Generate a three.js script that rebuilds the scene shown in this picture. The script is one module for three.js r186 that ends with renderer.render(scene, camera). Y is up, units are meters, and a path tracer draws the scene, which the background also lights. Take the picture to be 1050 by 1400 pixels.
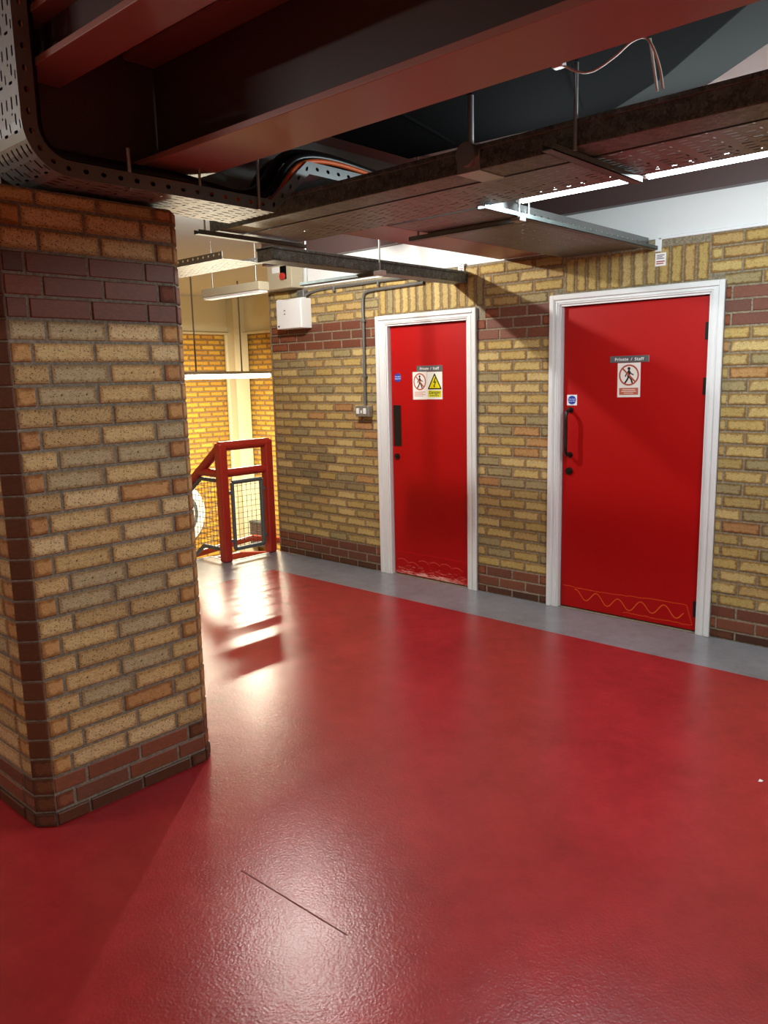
import * as THREE from 'three';
import { RoundedBoxGeometry } from 'three/addons/geometries/RoundedBoxGeometry.js';
import { mergeGeometries } from 'three/addons/utils/BufferGeometryUtils.js';
import { RectAreaLightUniformsLib } from 'three/addons/lights/RectAreaLightUniformsLib.js';

// ---------------------------------------------------------------- camera, exposure, lamp levels
const D2R = Math.PI / 180;
const scene = new THREE.Scene();
scene.background = new THREE.Color(0x020202);
const camera = new THREE.PerspectiveCamera(2 * Math.atan(700 / 1082.09) / D2R, 0.75, 0.05, 60);
camera.rotation.order = 'YXZ';
camera.position.set(0, 1.615, 0);
camera.rotation.set(-9.7125 * D2R, 42.5528 * D2R, -1.3469 * D2R);
camera.updateMatrixWorld(true);
const renderer = new THREE.WebGLRenderer({ antialias: true });
renderer.toneMapping = THREE.LinearToneMapping;
renderer.toneMappingExposure = 0.95;
renderer.shadowMap.enabled = true;
RectAreaLightUniformsLib.init();
const TUBE = 230, TUBE_GLOW = 14;            // battens over the doors
const STAIR = 1750, STAIR_GLOW = 12;        // tube in the stairwell
const BULK = 10, BULK_GLOW = 22;           // small batten above the trays
const BAY = 420, BAY_GLOW = 8;              // battens in the bay to the right of the camera
const LEFTBAY = 250;                        // batten in the bay to the left of the pillar

// ---------------------------------------------------------------- helpers
let seed = 20240611;
const rnd = () => { seed = (seed * 1664525 + 1013904223) >>> 0; return seed / 4294967296; };
const rr = (a, b) => a + (b - a) * rnd();
const lin = (r, g, b) => new THREE.Color().setRGB(r, g, b);
const taken = {};
function numbered(name) { const n = taken[name] = (taken[name] ?? -1) + 1; return n ? `${name}_${String(n).padStart(3, '0')}` : name; }
function tag(o, label, category, group, kind) { o.userData.label = label; if (category) o.userData.category = category; if (group) o.userData.group = group; if (kind) o.userData.kind = kind; return o; }
function thing(name, label, category, pos = [0, 0, 0], group) { const g = new THREE.Group(); g.name = numbered(name); g.position.set(...pos); scene.add(g); return tag(g, label, category, group); }
function struct(name, label, category, geo, mat) { const o = geo ? new THREE.Mesh(geo, mat) : new THREE.Group(); o.name = name; scene.add(o); return tag(o, label, category, null, 'structure'); }
function part(parent, name, geo, mat, pos = [0, 0, 0], rot = [0, 0, 0], label) { const m = new THREE.Mesh(geo, mat); m.name = name; m.position.set(...pos); m.rotation.set(...rot); if (label) m.userData.label = label; parent.add(m); return m; }
const bx = (w, h, d, r = 0) => r ? new RoundedBoxGeometry(w, h, d, 2, r) : new THREE.BoxGeometry(w, h, d);
function span(x0, x1, y0, y1, z0, z1, r = 0) { const g = bx(Math.abs(x1 - x0), Math.abs(y1 - y0), Math.abs(z1 - z0), r); g.translate((x0 + x1) / 2, (y0 + y1) / 2, (z0 + z1) / 2); return g; }
// uv in metres from position, picked by the dominant normal axis
function metricUV(g) {
  if (g.index) g = g.toNonIndexed();
  const p = g.attributes.position, n = g.attributes.normal, uv = new Float32Array(p.count * 2);
  for (let i = 0; i < p.count; i++) {
    const ax = Math.abs(n.getX(i)), ay = Math.abs(n.getY(i)), az = Math.abs(n.getZ(i));
    const [u, v] = ay > ax && ay > az ? [p.getX(i), p.getZ(i)] : ax > az ? [p.getZ(i), p.getY(i)] : [p.getX(i), p.getY(i)];
    uv[2 * i] = u; uv[2 * i + 1] = v;
  }
  g.setAttribute('uv', new THREE.BufferAttribute(uv, 2)); return g;
}
function tube(pts, r, seg = 24, rad = 8, closed = false) { return new THREE.TubeGeometry(new THREE.CatmullRomCurve3(pts.map(p => new THREE.Vector3(...p)), closed, 'centripetal'), seg, r, rad, closed); }
function bar(a, b, r, rad = 10) { const A = new THREE.Vector3(...a), B = new THREE.Vector3(...b), d = B.clone().sub(A), g = new THREE.CylinderGeometry(r, r, d.length(), rad); g.applyQuaternion(new THREE.Quaternion().setFromUnitVectors(new THREE.Vector3(0, 1, 0), d.normalize())); g.translate(...A.add(B).multiplyScalar(.5).toArray()); return g; }
const merge = (...g) => mergeGeometries(g.flat().map(q => { q = q.index ? q.toNonIndexed() : q; for (const k of Object.keys(q.attributes)) if (!['position', 'normal', 'uv'].includes(k)) q.deleteAttribute(k); return q; }));
function canvasTex(w, h, draw, srgb = true) { const c = document.createElement('canvas'); c.width = w; c.height = h; draw(c.getContext('2d'), w, h); const t = new THREE.CanvasTexture(c); if (srgb) t.colorSpace = THREE.SRGBColorSpace; t.magFilter = THREE.LinearFilter; t.anisotropy = 8; return t; }
// tileable value noise
function noiseGrid(n) { const a = new Float32Array(n * n); for (let i = 0; i < a.length; i++) a[i] = rnd(); return (x, y) => { const xi = Math.floor(x), yi = Math.floor(y); let fx = x - xi, fy = y - yi; fx = fx * fx * (3 - 2 * fx); fy = fy * fy * (3 - 2 * fy); const m = q => ((q % n) + n) % n, g = (i, j) => a[m(j) * n + m(i)]; return (g(xi, yi) * (1 - fx) + g(xi + 1, yi) * fx) * (1 - fy) + (g(xi, yi + 1) * (1 - fx) + g(xi + 1, yi + 1) * fx) * fy; }; }
function dataTex(w, h, f, srgb) { const d = new Uint8Array(w * h * 4); for (let y = 0; y < h; y++) for (let x = 0; x < w; x++) { const c = f(x, y); for (let k = 0; k < 3; k++) d[(y * w + x) * 4 + k] = Math.max(0, Math.min(255, c[k])); d[(y * w + x) * 4 + 3] = 255; } const t = new THREE.DataTexture(d, w, h); t.wrapS = t.wrapT = THREE.RepeatWrapping; t.magFilter = THREE.LinearFilter; t.minFilter = THREE.LinearMipmapLinearFilter; t.generateMipmaps = true; if (srgb) t.colorSpace = THREE.SRGBColorSpace; t.needsUpdate = true; return t; }
const grey = v => [v, v, v];

// ---------------------------------------------------------------- materials
const std = (o) => new THREE.MeshPhysicalMaterial(o);
const N8 = noiseGrid(8), N16 = noiseGrid(16), N32 = noiseGrid(32), N64 = noiseGrid(64), N128 = noiseGrid(128);
// floor: resin with a fine orange-peel skin and faint scuffing
const floorMap = dataTex(1024, 1024, (x, y) => { const a = N8(x / 128, y / 128), b = N32(x / 32, y / 32), c = N128(x / 8, y / 8); const s = 216 + 22 * (a - .5) + 14 * (b - .5) + 10 * (c - .5); return [s + 8, s * .98, s * .98]; }, true);
const floorBump = dataTex(1024, 1024, (x, y) => grey(128 + 110 * (N128(x / 8, y / 8) - .5) + 40 * (N32(x / 32, y / 32) - .5) + 60 * (rnd() - .5)), false);
const floorRough = dataTex(512, 512, (x, y) => [0, 210 + 26 * (N16(x / 32, y / 32) - .5), 0], false);
for (const t of [floorMap]) t.repeat.set(.5, .5);
floorBump.repeat.set(1.4, 1.4); floorRough.repeat.set(.7, .7);
const M = {};
M.floorRed = std({ color: lin(.42, .032, .037), map: floorMap, roughness: .29, roughnessMap: floorRough, bumpMap: floorBump, bumpScale: .0007, ior: 1.45 });
M.floorGrey = std({ color: lin(.29, .33, .36), map: floorMap, roughness: .29, roughnessMap: floorRough, bumpMap: floorBump, bumpScale: .0007 });
M.seam = std({ color: lin(.16, .012, .012), roughness: .7 });
M.mortar = std({ color: lin(.42, .35, .235), map: dataTex(256, 256, (x, y) => grey(200 + 60 * (N64(x / 4, y / 4) - .5) + 50 * (rnd() - .5)), true), roughness: .95 });
M.mortar.map.repeat.set(2, 2);
M.mortarDark = std({ color: lin(.29, .26, .205), map: M.mortar.map, roughness: .95 });
M.plainBrick = std({ color: lin(.42, .28, .11), roughness: .9 });
M.ceiling = std({ color: lin(.62, .62, .60), roughness: .9 });
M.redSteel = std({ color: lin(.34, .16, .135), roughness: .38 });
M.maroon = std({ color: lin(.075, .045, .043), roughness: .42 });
M.slabGrey = std({ color: lin(.024, .027, .026), roughness: .95, specularIntensity: .3 });
M.webLitGrey = std({ color: lin(.24, .245, .23), roughness: .5 });  // red-painted web, drawn grey because its lighting is put into the colour
M.whitePaint = std({ color: lin(.78, .80, .80), roughness: .45 });
M.cream = std({ color: lin(.72, .66, .46), roughness: .5 });
M.creamDull = std({ color: lin(.45, .40, .28), roughness: .55 });
M.doorEdge = std({ color: lin(.45, .004, .006), roughness: .35 });
M.black = std({ color: lin(.006, .006, .006), roughness: .35 });
M.blackMatt = std({ color: lin(.003, .003, .0032), roughness: 1, specularIntensity: .06 });
M.railRed = std({ color: lin(.33, .018, .010), roughness: .35 });
M.greyPanel = std({ color: lin(.085, .095, .10), roughness: .5 });
M.wire = std({ color: lin(.10, .09, .07), roughness: .5, metalness: .3 });
M.orange = std({ color: lin(.75, .12, .015), roughness: .5 });
M.cableWhite = std({ color: lin(.8, .78, .72), roughness: .5 });
M.plasticWhite = std({ color: lin(.80, .82, .83), roughness: .4 });
M.plasticGrey = std({ color: lin(.30, .30, .28), roughness: .5 });
M.conduit = std({ color: lin(.16, .16, .15), roughness: .45, metalness: .4 });
M.redButton = std({ color: lin(.45, .03, .02), roughness: .4 });
// galvanised sheet with crystal spangle
const spangle = dataTex(512, 512, (x, y) => { const cell = Math.round(N32(x / 16 + 2 * N64(x / 8, y / 8), y / 16 + 2 * N64(y / 8, x / 8)) * 6) / 6; return grey(150 + 75 * (cell - .5) + 30 * (N128(x / 4, y / 4) - .5)); }, true);
spangle.repeat.set(2, 2);
M.galv = std({ color: lin(.40, .48, .47), map: spangle, metalness: .4, roughness: .46 });
M.galvPlain = std({ color: lin(.42, .44, .44), metalness: .85, roughness: .4 });
// slotted sheet: real openings cut by the alpha map, one tile is 0.10 m x 0.05 m
const slots = canvasTex(256, 128, (c, w, h) => { c.fillStyle = '#fff'; c.fillRect(0, 0, w, h); c.fillStyle = '#000'; const slot = (x, y, l, t, v) => { c.beginPath(); if (v) c.roundRect(x, y, t, l, t / 2); else c.roundRect(x, y, l, t, t / 2); c.fill(); }; slot(16, 20, 70, 18); slot(110, 52, 62, 18); slot(196, 16, 46, 16, true); slot(20, 84, 60, 18); slot(150, 98, 50, 14); slot(100, 14, 16, 16); }, false);
slots.wrapS = slots.wrapT = THREE.RepeatWrapping; slots.repeat.set(7, 14);
M.slotted = std({ color: lin(.26, .26, .26), metalness: .8, roughness: .45, alphaMap: slots, alphaTest: .5, side: THREE.DoubleSide });
M.slottedWhite = std({ color: lin(.33, .35, .35), metalness: .55, roughness: .45, alphaMap: slots, alphaTest: .5, side: THREE.DoubleSide });
const holes = canvasTex(128, 128, (c, w, h) => { c.fillStyle = '#fff'; c.fillRect(0, 0, w, h); c.fillStyle = '#000'; c.beginPath(); c.arc(64, 64, 20, 0, 7); c.fill(); }, false);
holes.wrapS = holes.wrapT = THREE.RepeatWrapping; holes.repeat.set(16, 18);
M.flange = std({ color: lin(.22, .23, .23), metalness: .8, roughness: .42, alphaMap: holes, alphaTest: .5, side: THREE.DoubleSide });
const glow = (s, c = [1, .98, .93]) => new THREE.MeshStandardMaterial({ color: 0xffffff, emissive: lin(...c), emissiveIntensity: s, roughness: .4 });
M.tubeGlow = glow(TUBE_GLOW, [.93, .98, 1]); M.stairGlow = glow(STAIR_GLOW, [1, .95, .82]); M.bulkGlow = glow(BULK_GLOW, [1, .97, .9]); M.bayGlow = glow(BAY_GLOW);

// ---------------------------------------------------------------- bricks
const WALL_Z = -4.753, FLOOR = 0, CEIL = 2.8;
function brickTex(kind) {
  const f = noiseGrid(32), o = rnd() * 30;
  return dataTex(192, 72, (x, y) => {
    const u = x / 192, v = y / 72, e = Math.min(u * 3, (1 - u) * 3, v, 1 - v) + .16 * (f(x / 14 + o, y / 14) - .5);
    const edge = Math.max(0, Math.min(1, (e - .08) / .16)), n = f(x / 9, y / 5 + o) - .5, g = rnd() - .5;
    if (kind === 'red') { const s = 205 + 30 * n + 26 * g; return [s, s * .97, s * .95]; }
    let c = kind === 'tan' ? [196 + 42 * edge, 176 + 54 * edge, 150 + 62 * edge] : [178 + 60 * edge, 154 + 76 * edge, 122 + 88 * edge];
    const fl = f(x / 2.6 + 9 + o, y / 2.8 + 3), lim = kind === 'tan' ? .845 : .90, dark = fl > lim ? .40 : fl > lim - .06 ? .72 : 1;
    return c.map(q => (q + 26 * n + 20 * g) * dark);
  }, true);
}
const yTex = [0, 1, 2, 3].map(() => brickTex('yellow')), rTex = [0, 1].map(() => brickTex('red')), tTex = [0, 1, 2, 3].map(() => brickTex('tan'));
const yCol = [[.57, .44, .18], [.61, .49, .22], [.52, .40, .16], [.66, .54, .27], [.47, .37, .16], [.53, .39, .18], [.38, .33, .19], [.55, .44, .21]];
const oCol = [[.50, .30, .13], [.54, .33, .15], [.46, .26, .12]];
const litCol = [[.74, .45, .07], [.80, .52, .10], [.66, .38, .06], [.70, .42, .07], [.60, .34, .07]];  // yellow brick of the stairwell, the glow of its lamp put into the colour
const tCol = [[.62, .49, .27], [.56, .43, .22], [.68, .56, .35], [.60, .45, .24], [.50, .38, .20], [.46, .40, .27], [.64, .50, .30]];
const rCol = [[.27, .085, .042], [.24, .078, .042], [.30, .10, .05], [.22, .08, .046]];
const bCol = [[.12, .040, .018], [.10, .036, .018], [.14, .048, .022]];
const cCol = [[.145, .052, .018], [.13, .045, .017], [.16, .06, .022]];
const mk = (cols, texs, rough) => cols.flatMap((c, i) => [0, 1].map(k => ({ c, mat: std({ color: lin(...c), map: texs[(i + k * 2) % texs.length], roughness: rough }) })));
const pal = { yellow: mk(yCol, yTex, .85), orange: mk(oCol, yTex, .85), litYellow: mk(litCol, yTex, .85), grime: mk([[.30, .25, .14], [.26, .22, .13], [.36, .29, .16]], yTex, .9), tan: mk(tCol, tTex, .85), red: mk(rCol, rTex, .6), base: mk(bCol, rTex, .5), cant: mk(cCol, rTex, .55) };
const looseBrick = std({ color: 0xffffff, map: yTex[0], vertexColors: true, roughness: .85 });
const brickCache = {};
function brickGeo(w, h, vertical) {           // front face on z = 0, bevelled, 14 mm deep
  const key = `${w.toFixed(3)}|${h.toFixed(3)}|${vertical}`; if (brickCache[key]) return brickCache[key];
  const b = .0035, dp = .018, X = w / 2, Y = h / 2, P = [], U = [], I = [];
  const uLen = vertical ? h : w, us = Math.min(1, uLen / .215), u0 = (1 - us) * (Math.round(uLen * 1000) % 2);
  const quad = (a, bb, c, d) => { const s = P.length / 3; for (const q of [a, bb, c, d]) { P.push(...q); const s1 = (vertical ? q[1] / h : q[0] / w) + .5, s2 = (vertical ? q[0] / w : q[1] / h) + .5; U.push(u0 + us * s1, s2); } I.push(s, s + 1, s + 2, s, s + 2, s + 3); };
  const f = [[-X + b, -Y + b, 0], [X - b, -Y + b, 0], [X - b, Y - b, 0], [-X + b, Y - b, 0]], m = [[-X, -Y, -b], [X, -Y, -b], [X, Y, -b], [-X, Y, -b]], k = [[-X, -Y, -dp], [X, -Y, -dp], [X, Y, -dp], [-X, Y, -dp]];
  quad(...f);
  for (let i = 0; i < 4; i++) { const j = (i + 1) % 4; quad(m[i], m[j], f[j], f[i]); quad(k[i], k[j], m[j], m[i]); }
  quad(k[1], k[0], k[3], k[2]);
  const g = new THREE.BufferGeometry(); g.setAttribute('position', new THREE.Float32BufferAttribute(P, 3)); g.setAttribute('uv', new THREE.Float32BufferAttribute(U, 2)); g.setIndex(I);
  const ng = g.toNonIndexed(); ng.computeVertexNormals(); return brickCache[key] = ng;
}
// specs: {p:[x,y,z], ry, w, h, kind, vertical}; the 300 that show largest become parts, the rest one joined part
function layBricks(parent, specs) {
  const v = new THREE.Vector3();
  for (const s of specs) {
    v.set(...s.p); const dist = v.distanceTo(camera.position); v.project(camera);
    s.in = Math.abs(v.x) < 1.06 && Math.abs(v.y) < 1.06 && v.z < 1;
    s.score = (s.in ? 100 : 0) + s.w * s.h / (dist * dist) * 100;
    const pl = pal[s.kind]; s.pick = pl[Math.floor(rnd() * pl.length)]; s.p = [...s.p]; s.jit = rr(-.0012, .0012);
  }
  specs.sort((a, b) => b.score - a.score);
  const rest = [];
  specs.forEach((s, i) => {
    const g = brickGeo(s.w, s.h, !!s.vertical), n = [Math.sin(s.ry), 0, Math.cos(s.ry)];
    const pos = s.p.map((q, k) => q + n[k] * s.jit);
    if (i < 300 && s.in || i < 40) part(parent, 'brick', g, s.pick.mat, pos, [0, s.ry, 0]);
    else { const c = g.clone(); c.rotateY(s.ry); c.translate(...pos); const col = new Float32Array(c.attributes.position.count * 3); for (let k = 0; k < col.length; k++) col[k] = s.pick.c[k % 3]; c.setAttribute('color', new THREE.BufferAttribute(col, 3)); rest.push(c); }
  });
  if (rest.length) { const m = part(parent, 'brickwork', mergeGeometries(rest), looseBrick); m.userData.kind = 'stuff'; }
}
const JOINT = .010;
// one course between s0 and s1 along a face, stretcher bond; skip() removes spans
function course(out, s0, s1, y0, y1, start, place, kind, holesAt = [], opt = {}) {
  const cuts = [[s0, s1]];
  for (const [a, b, ya, yb] of holesAt) if (y1 > ya + .012 && y0 < yb - .012) for (let i = cuts.length - 1; i >= 0; i--) { const [p, q] = cuts[i]; if (b > p && a < q) { cuts.splice(i, 1); if (a > p) cuts.push([p, a]); if (b < q) cuts.push([b, q]); } }
  for (const [p, q] of cuts) {
    let k = Math.floor((p - start) / .225);
    for (let s = start + k * .225; s < q - 1e-4; s += .225) {
      const a = Math.max(p, s), b = Math.min(q, s + .225); if (b - a < .03) continue;
      const kd = typeof kind === 'function' ? kind(a, b) : kind;
      out.push({ ...place((a + b) / 2, (y0 + y1) / 2), w: b - a - JOINT, h: y1 - y0 - JOINT, kind: kd });
    }
  }
}
const yellowish = () => rnd() < .07 ? 'orange' : 'yellow';

// ---------------------------------------------------------------- floor
{
  const W = -5.745, S = -6.06, g0 = -4.235, gx = -5.2;
  const mkFloor = (pts) => { const s = new THREE.Shape(pts.map(([x, z]) => new THREE.Vector2(x, -z))); const g = new THREE.ExtrudeGeometry(s, { depth: .22, bevelEnabled: false }); g.rotateX(-Math.PI / 2); g.translate(0, -.22, 0); return metricUV(g); };
  const fl = struct('floor', 'glossy red resin floor of the lobby', 'floor', mkFloor([[gx, g0], [4.5, g0], [4.5, 3.5], [gx, 3.5]]), M.floorRed);
  part(fl, 'floor_border', mkFloor([[W, WALL_Z], [4.5, WALL_Z], [4.5, g0], [gx, g0], [gx, 3.5], [W, 3.5], [W, -2.85], [S, -2.85], [S, -4.2], [W, -4.2]]), M.floorGrey, [0, 0, 0], [0, 0, 0], 'grey painted border strip along the walls');
  part(fl, 'floor_edge', merge(span(W - .012, W, -.25, .004, WALL_Z, -4.2), span(S, W, -.25, .004, -4.2 - .012, -4.2), span(S - .012, S, -.25, .004, -4.2, -2.85)), M.whitePaint, [0, 0, 0], [0, 0, 0], 'white painted edge of the landing');
  part(fl, 'floor_seam', span(-1.97, -1.48, .0002, .0008, -1.4735, -1.4685), M.seam, [0, 0, 0], [0, .02, 0]);
  part(fl, 'floor_seam', span(-.375, .375, .0002, .0008, -.002, .002), M.seam, [-4.58, 0, -3.68], [0, -.22, 0]);
}
// ---------------------------------------------------------------- back wall with the doors
const C = .07475, RED_TOP = .2067, BAND = RED_TOP + 22 * C;   // course height, top of red base, bottom of red band
const doors = [{ l: -4.277, r: -3.513, t: 2.000, ol: -4.394, or: -3.413, ot: 2.085 }, { l: -2.73, r: -1.775, t: 2.036, ol: -2.815, or: -1.682, ot: 2.115 }];
{
  const x0 = -5.72, x1 = 4.5, top = 2.385;
  const s = new THREE.Shape([new THREE.Vector2(x0, 0), new THREE.Vector2(x1, 0), new THREE.Vector2(x1, top), new THREE.Vector2(x0, top)]);
  for (const d of doors) s.holes.push(new THREE.Path([[d.l - .03, .001], [d.r + .03, .001], [d.r + .03, d.t + .03], [d.l - .03, d.t + .03]].map(p => new THREE.Vector2(...p))));
  const g = new THREE.ExtrudeGeometry(s, { depth: .2, bevelEnabled: false }); g.translate(0, 0, WALL_Z - .2 - .0035);
  const wall = struct('wall_back', 'yellow brick wall with red brick base and band, holding two doors', 'wall', metricUV(g), M.mortar);
  const specs = [], place = (x, y) => ({ p: [x, y, WALL_Z], ry: 0 });
  const holesAt = doors.map(d => [d.ol + .02, d.or - .02, -1, d.ot]);
  const sold = doors.map(d => [d.ol + (d === doors[0] ? .03 : .1), d.or + (d === doors[0] ? .06 : -.1), d.ot - .06, d.ot + .225]);
  const all = [...holesAt, ...sold];
  const X1 = 1.2;
  for (let k = -3; k < 29; k++) {
    const y0 = Math.max(RED_TOP + k * C, .0), y1 = Math.min(RED_TOP + (k + 1) * C, top), band = k >= 22 && k < 25;
    if (y1 - y0 < .03) continue;
    const st = -2.10 + (k % 2 ? .1125 : 0) + (k > 24 ? .05 : 0);
    course(specs, x0 + .01, X1, y0, y1, st, place, k === -3 ? 'base' : k < 0 || band ? 'red' : (a, b) => k >= 5 && k < 11 && a > -5.62 && b < -4.62 + .1 * (8 - k) && rnd() < .62 ? 'grime' : yellowish(), all);
  }
  for (const [a, b, , t] of sold) { const d = doors[sold.findIndex(q => q[0] === a)], n = Math.round((b - a) / .0755); for (let i = 0; i < n; i++) { const w = (b - a) / n, y0 = d.ot + .006, y1 = t; specs.push({ p: [a + (i + .5) * w, (y0 + y1) / 2, WALL_Z], ry: 0, w: w - JOINT, h: y1 - y0 - JOINT, kind: 'yellow', vertical: true }); } }
  layBricks(wall, specs);
}
// ---------------------------------------------------------------- doors
function doorLeafMat(which) {                            // flat red paint with the scratches and scuffs near the floor
  const t = canvasTex(512, 1024, (c, w, h) => {
    c.fillStyle = 'rgb(170,0,2)'; c.fillRect(0, 0, w, h); c.lineCap = 'round';
    if (which === 0) {
      for (let i = 0; i < 260; i++) { const x = rnd() * w, y = h - 2 - Math.pow(rnd(), 2.5) * 40; c.strokeStyle = `rgba(236,${150 + 70 * rnd() | 0},${140 + 60 * rnd() | 0},${.15 + .4 * rnd()})`; c.lineWidth = 1 + 2.5 * rnd(); c.beginPath(); c.moveTo(x, y); c.lineTo(x + rr(4, 40), y + rr(-4, 4)); c.stroke(); }
      c.strokeStyle = 'rgba(240,190,180,.75)'; for (let k = 0; k < 46; k++) { c.lineWidth = rr(1, 4); c.beginPath(); const y = h - rr(2, 16), x = rr(40, 430); c.moveTo(x, y); c.lineTo(x + rr(10, 60), y + rr(-5, 5)); c.stroke(); }
      c.strokeStyle = 'rgba(236,120,96,.7)'; c.lineWidth = 2.5; for (let k = 0; k < 6; k++) { c.beginPath(); const y = h - 44 - rr(0, 24), x = 20 + 76 * k; c.moveTo(x, y); c.quadraticCurveTo(x + 40, y - 14, x + 70, y + 6); c.stroke(); }
      c.fillStyle = 'rgba(200,14,10,.8)'; c.fillRect(6, h - 96, w - 12, 3);
    } else {
      const by = h - 12; c.strokeStyle = 'rgba(226,104,24,.8)'; c.lineWidth = 2.2;
      c.beginPath(); c.moveTo(10, by - 62); for (let x = 10; x < 490; x += 12) c.lineTo(x, by - 62 + rr(-1.5, 1.5) + 4 * Math.sin(x / 90)); c.lineTo(499, by - 5); for (let x = 490; x > 250; x -= 14) c.lineTo(x, by - 3 + rr(-2, 2)); c.stroke();
      c.strokeStyle = 'rgba(232,120,34,.9)'; c.lineWidth = 2.8; c.beginPath(); for (let x = 60; x < 470; x += 4) { const y = by - 32 - 17 * Math.sin((x - 40) / 13.5) - 4 * Math.sin(x / 50); x === 60 ? c.moveTo(x, y) : c.lineTo(x, y); } c.stroke();
    }
  });
  return std({ color: 0xffffff, map: t, roughness: .5, specularIntensity: .6 });
}
doors.forEach((d, i) => {
  const g = struct(`door_${i + 1}`, i ? 'wider red door nearer the camera, with a black pull handle' : 'narrower red door farther away, with a black push plate', 'door');
  const w = d.r - d.l, zf = WALL_Z - .028;
  const leaf = part(g, 'door_leaf', bx(w - .008, d.t - .012, .044), doorLeafMat(i), [(d.l + d.r) / 2, d.t / 2 + .004, zf - .022]);
  // frame: lining, stop and a moulded architrave of three steps each side
  const fr = [], o = [d.ol, d.or, d.ot];
  const ring = (a, b, t, a2, b2, t2, z0, z1, r) => [span(a, a2, 0, t, z0, z1, r), span(b2, b, 0, t, z0, z1, r), span(a2 - .002, b2 + .002, t2, t, z0, z1, r)];
  const inL = d.l - .004, inR = d.r + .004, inT = d.t + .004;
  part(g, 'door_lining', merge(...ring(inL - .03, inR + .03, inT + .03, inL, inR, inT, WALL_Z - .2, WALL_Z + .004)), M.whitePaint);
  part(g, 'architrave', merge(...ring(o[0], o[1], o[2], inL - .012, inR + .012, inT + .012, WALL_Z - .004, WALL_Z + .014, .003), ...ring(o[0], o[1], o[2], o[0] + .034, o[1] - .034, o[2] - .034, WALL_Z - .004, WALL_Z + .026, .006), ...ring(o[0] + .046, o[1] - .046, o[2] - .046, inL - .022, inR + .022, inT + .022, WALL_Z, WALL_Z + .019, .003)), M.whitePaint);
  const zo = WALL_Z + .001;
  const hinge = (y) => part(g, 'hinge', merge(bar([inR - .004, y - .055, zf + .007], [inR - .004, y + .055, zf + .007], .007, 10), span(inR - .03, inR, y - .05, y + .05, zf, zf + .003)), M.black);
  const cyl = (x, y, r) => part(g, 'lock', merge((() => { const q = new THREE.CylinderGeometry(r, r * 1.06, .012, 24); q.rotateX(Math.PI / 2); q.translate(x, y, zf + .006); return q; })(), (() => { const q = new THREE.CylinderGeometry(r * .42, r * .42, .02, 16); q.rotateX(Math.PI / 2); q.translate(x, y, zf + .01); return q; })()), M.black);
  if (i === 0) {
    part(g, 'push_plate', bx(.078, .325, .006, .0025), M.black, [-4.218, 1.225, zf + .003]);
    cyl(-4.226, .977, .024);
  } else {
    const hx = -2.672, hz = zf + .062;
    part(g, 'pull_handle', merge(tube([[hx, 1.065, zf], [hx, 1.066, zf + .03], [hx, 1.075, zf + .052], [hx, 1.10, hz], [hx, 1.2, hz], [hx, 1.33, hz], [hx, 1.355, zf + .052], [hx, 1.364, zf + .03], [hx, 1.365, zf]], .0115, 60, 12), ...[1.065, 1.365].map(y => { const q = new THREE.CylinderGeometry(.02, .02, .006, 20); q.rotateX(Math.PI / 2); q.translate(hx, y, zf + .003); return q; })), M.black);
    cyl(-2.675, .955, .024);
    for (const y of [1.835, 1.515, .147]) hinge(y);
  }
});
// ---------------------------------------------------------------- signs on the doors
const zSign = WALL_Z - .028;
function flatSign(name, label, cat, x0, x1, y0, y1, tex, group, th = .002, tilt = 0) {
  const m = new THREE.Mesh(bx(x1 - x0, y1 - y0, th), [0, 1, 2, 3, 5, 4].map(() => null)); m.material = [M.plasticWhite, M.plasticWhite, M.plasticWhite, M.plasticWhite, std({ map: tex, roughness: .4 }), M.plasticWhite];
  m.name = numbered(name); m.position.set((x0 + x1) / 2, (y0 + y1) / 2, zSign + th / 2 + .0005); m.rotation.z = tilt; scene.add(m); return tag(m, label, cat, group);
}
const plateTex = canvasTex(512, 88, (c, w, h) => { c.fillStyle = '#5d5f61'; c.fillRect(0, 0, w, h); c.fillStyle = '#f2f2f0'; c.font = 'bold 54px sans-serif'; c.textBaseline = 'middle'; c.textAlign = 'center'; c.fillText('Private  /  Staff', w / 2, h / 2 + 2); });
function walkingMan(c, s, col) {                          // pictogram of a walking figure in a unit box
  c.save(); c.scale(s, s); c.fillStyle = col; c.strokeStyle = col; c.lineCap = 'round'; c.lineJoin = 'round';
  c.beginPath(); c.arc(0, -.36, .085, 0, 7); c.fill();
  c.lineWidth = .17; c.beginPath(); c.moveTo(.0, -.19); c.lineTo(-.01, .05); c.stroke();
  c.lineWidth = .095; c.beginPath(); c.moveTo(0, .06); c.lineTo(-.10, .26); c.lineTo(-.22, .42); c.stroke();
  c.beginPath(); c.moveTo(.0, .06); c.lineTo(.13, .22); c.lineTo(.2, .42); c.stroke();
  c.lineWidth = .065; c.beginPath(); c.moveTo(-.02, -.2); c.lineTo(-.15, -.06); c.lineTo(-.2, .06); c.stroke();
  c.beginPath(); c.moveTo(.03, -.2); c.lineTo(.14, -.07); c.lineTo(.25, -.02); c.stroke(); c.restore();
}
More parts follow.
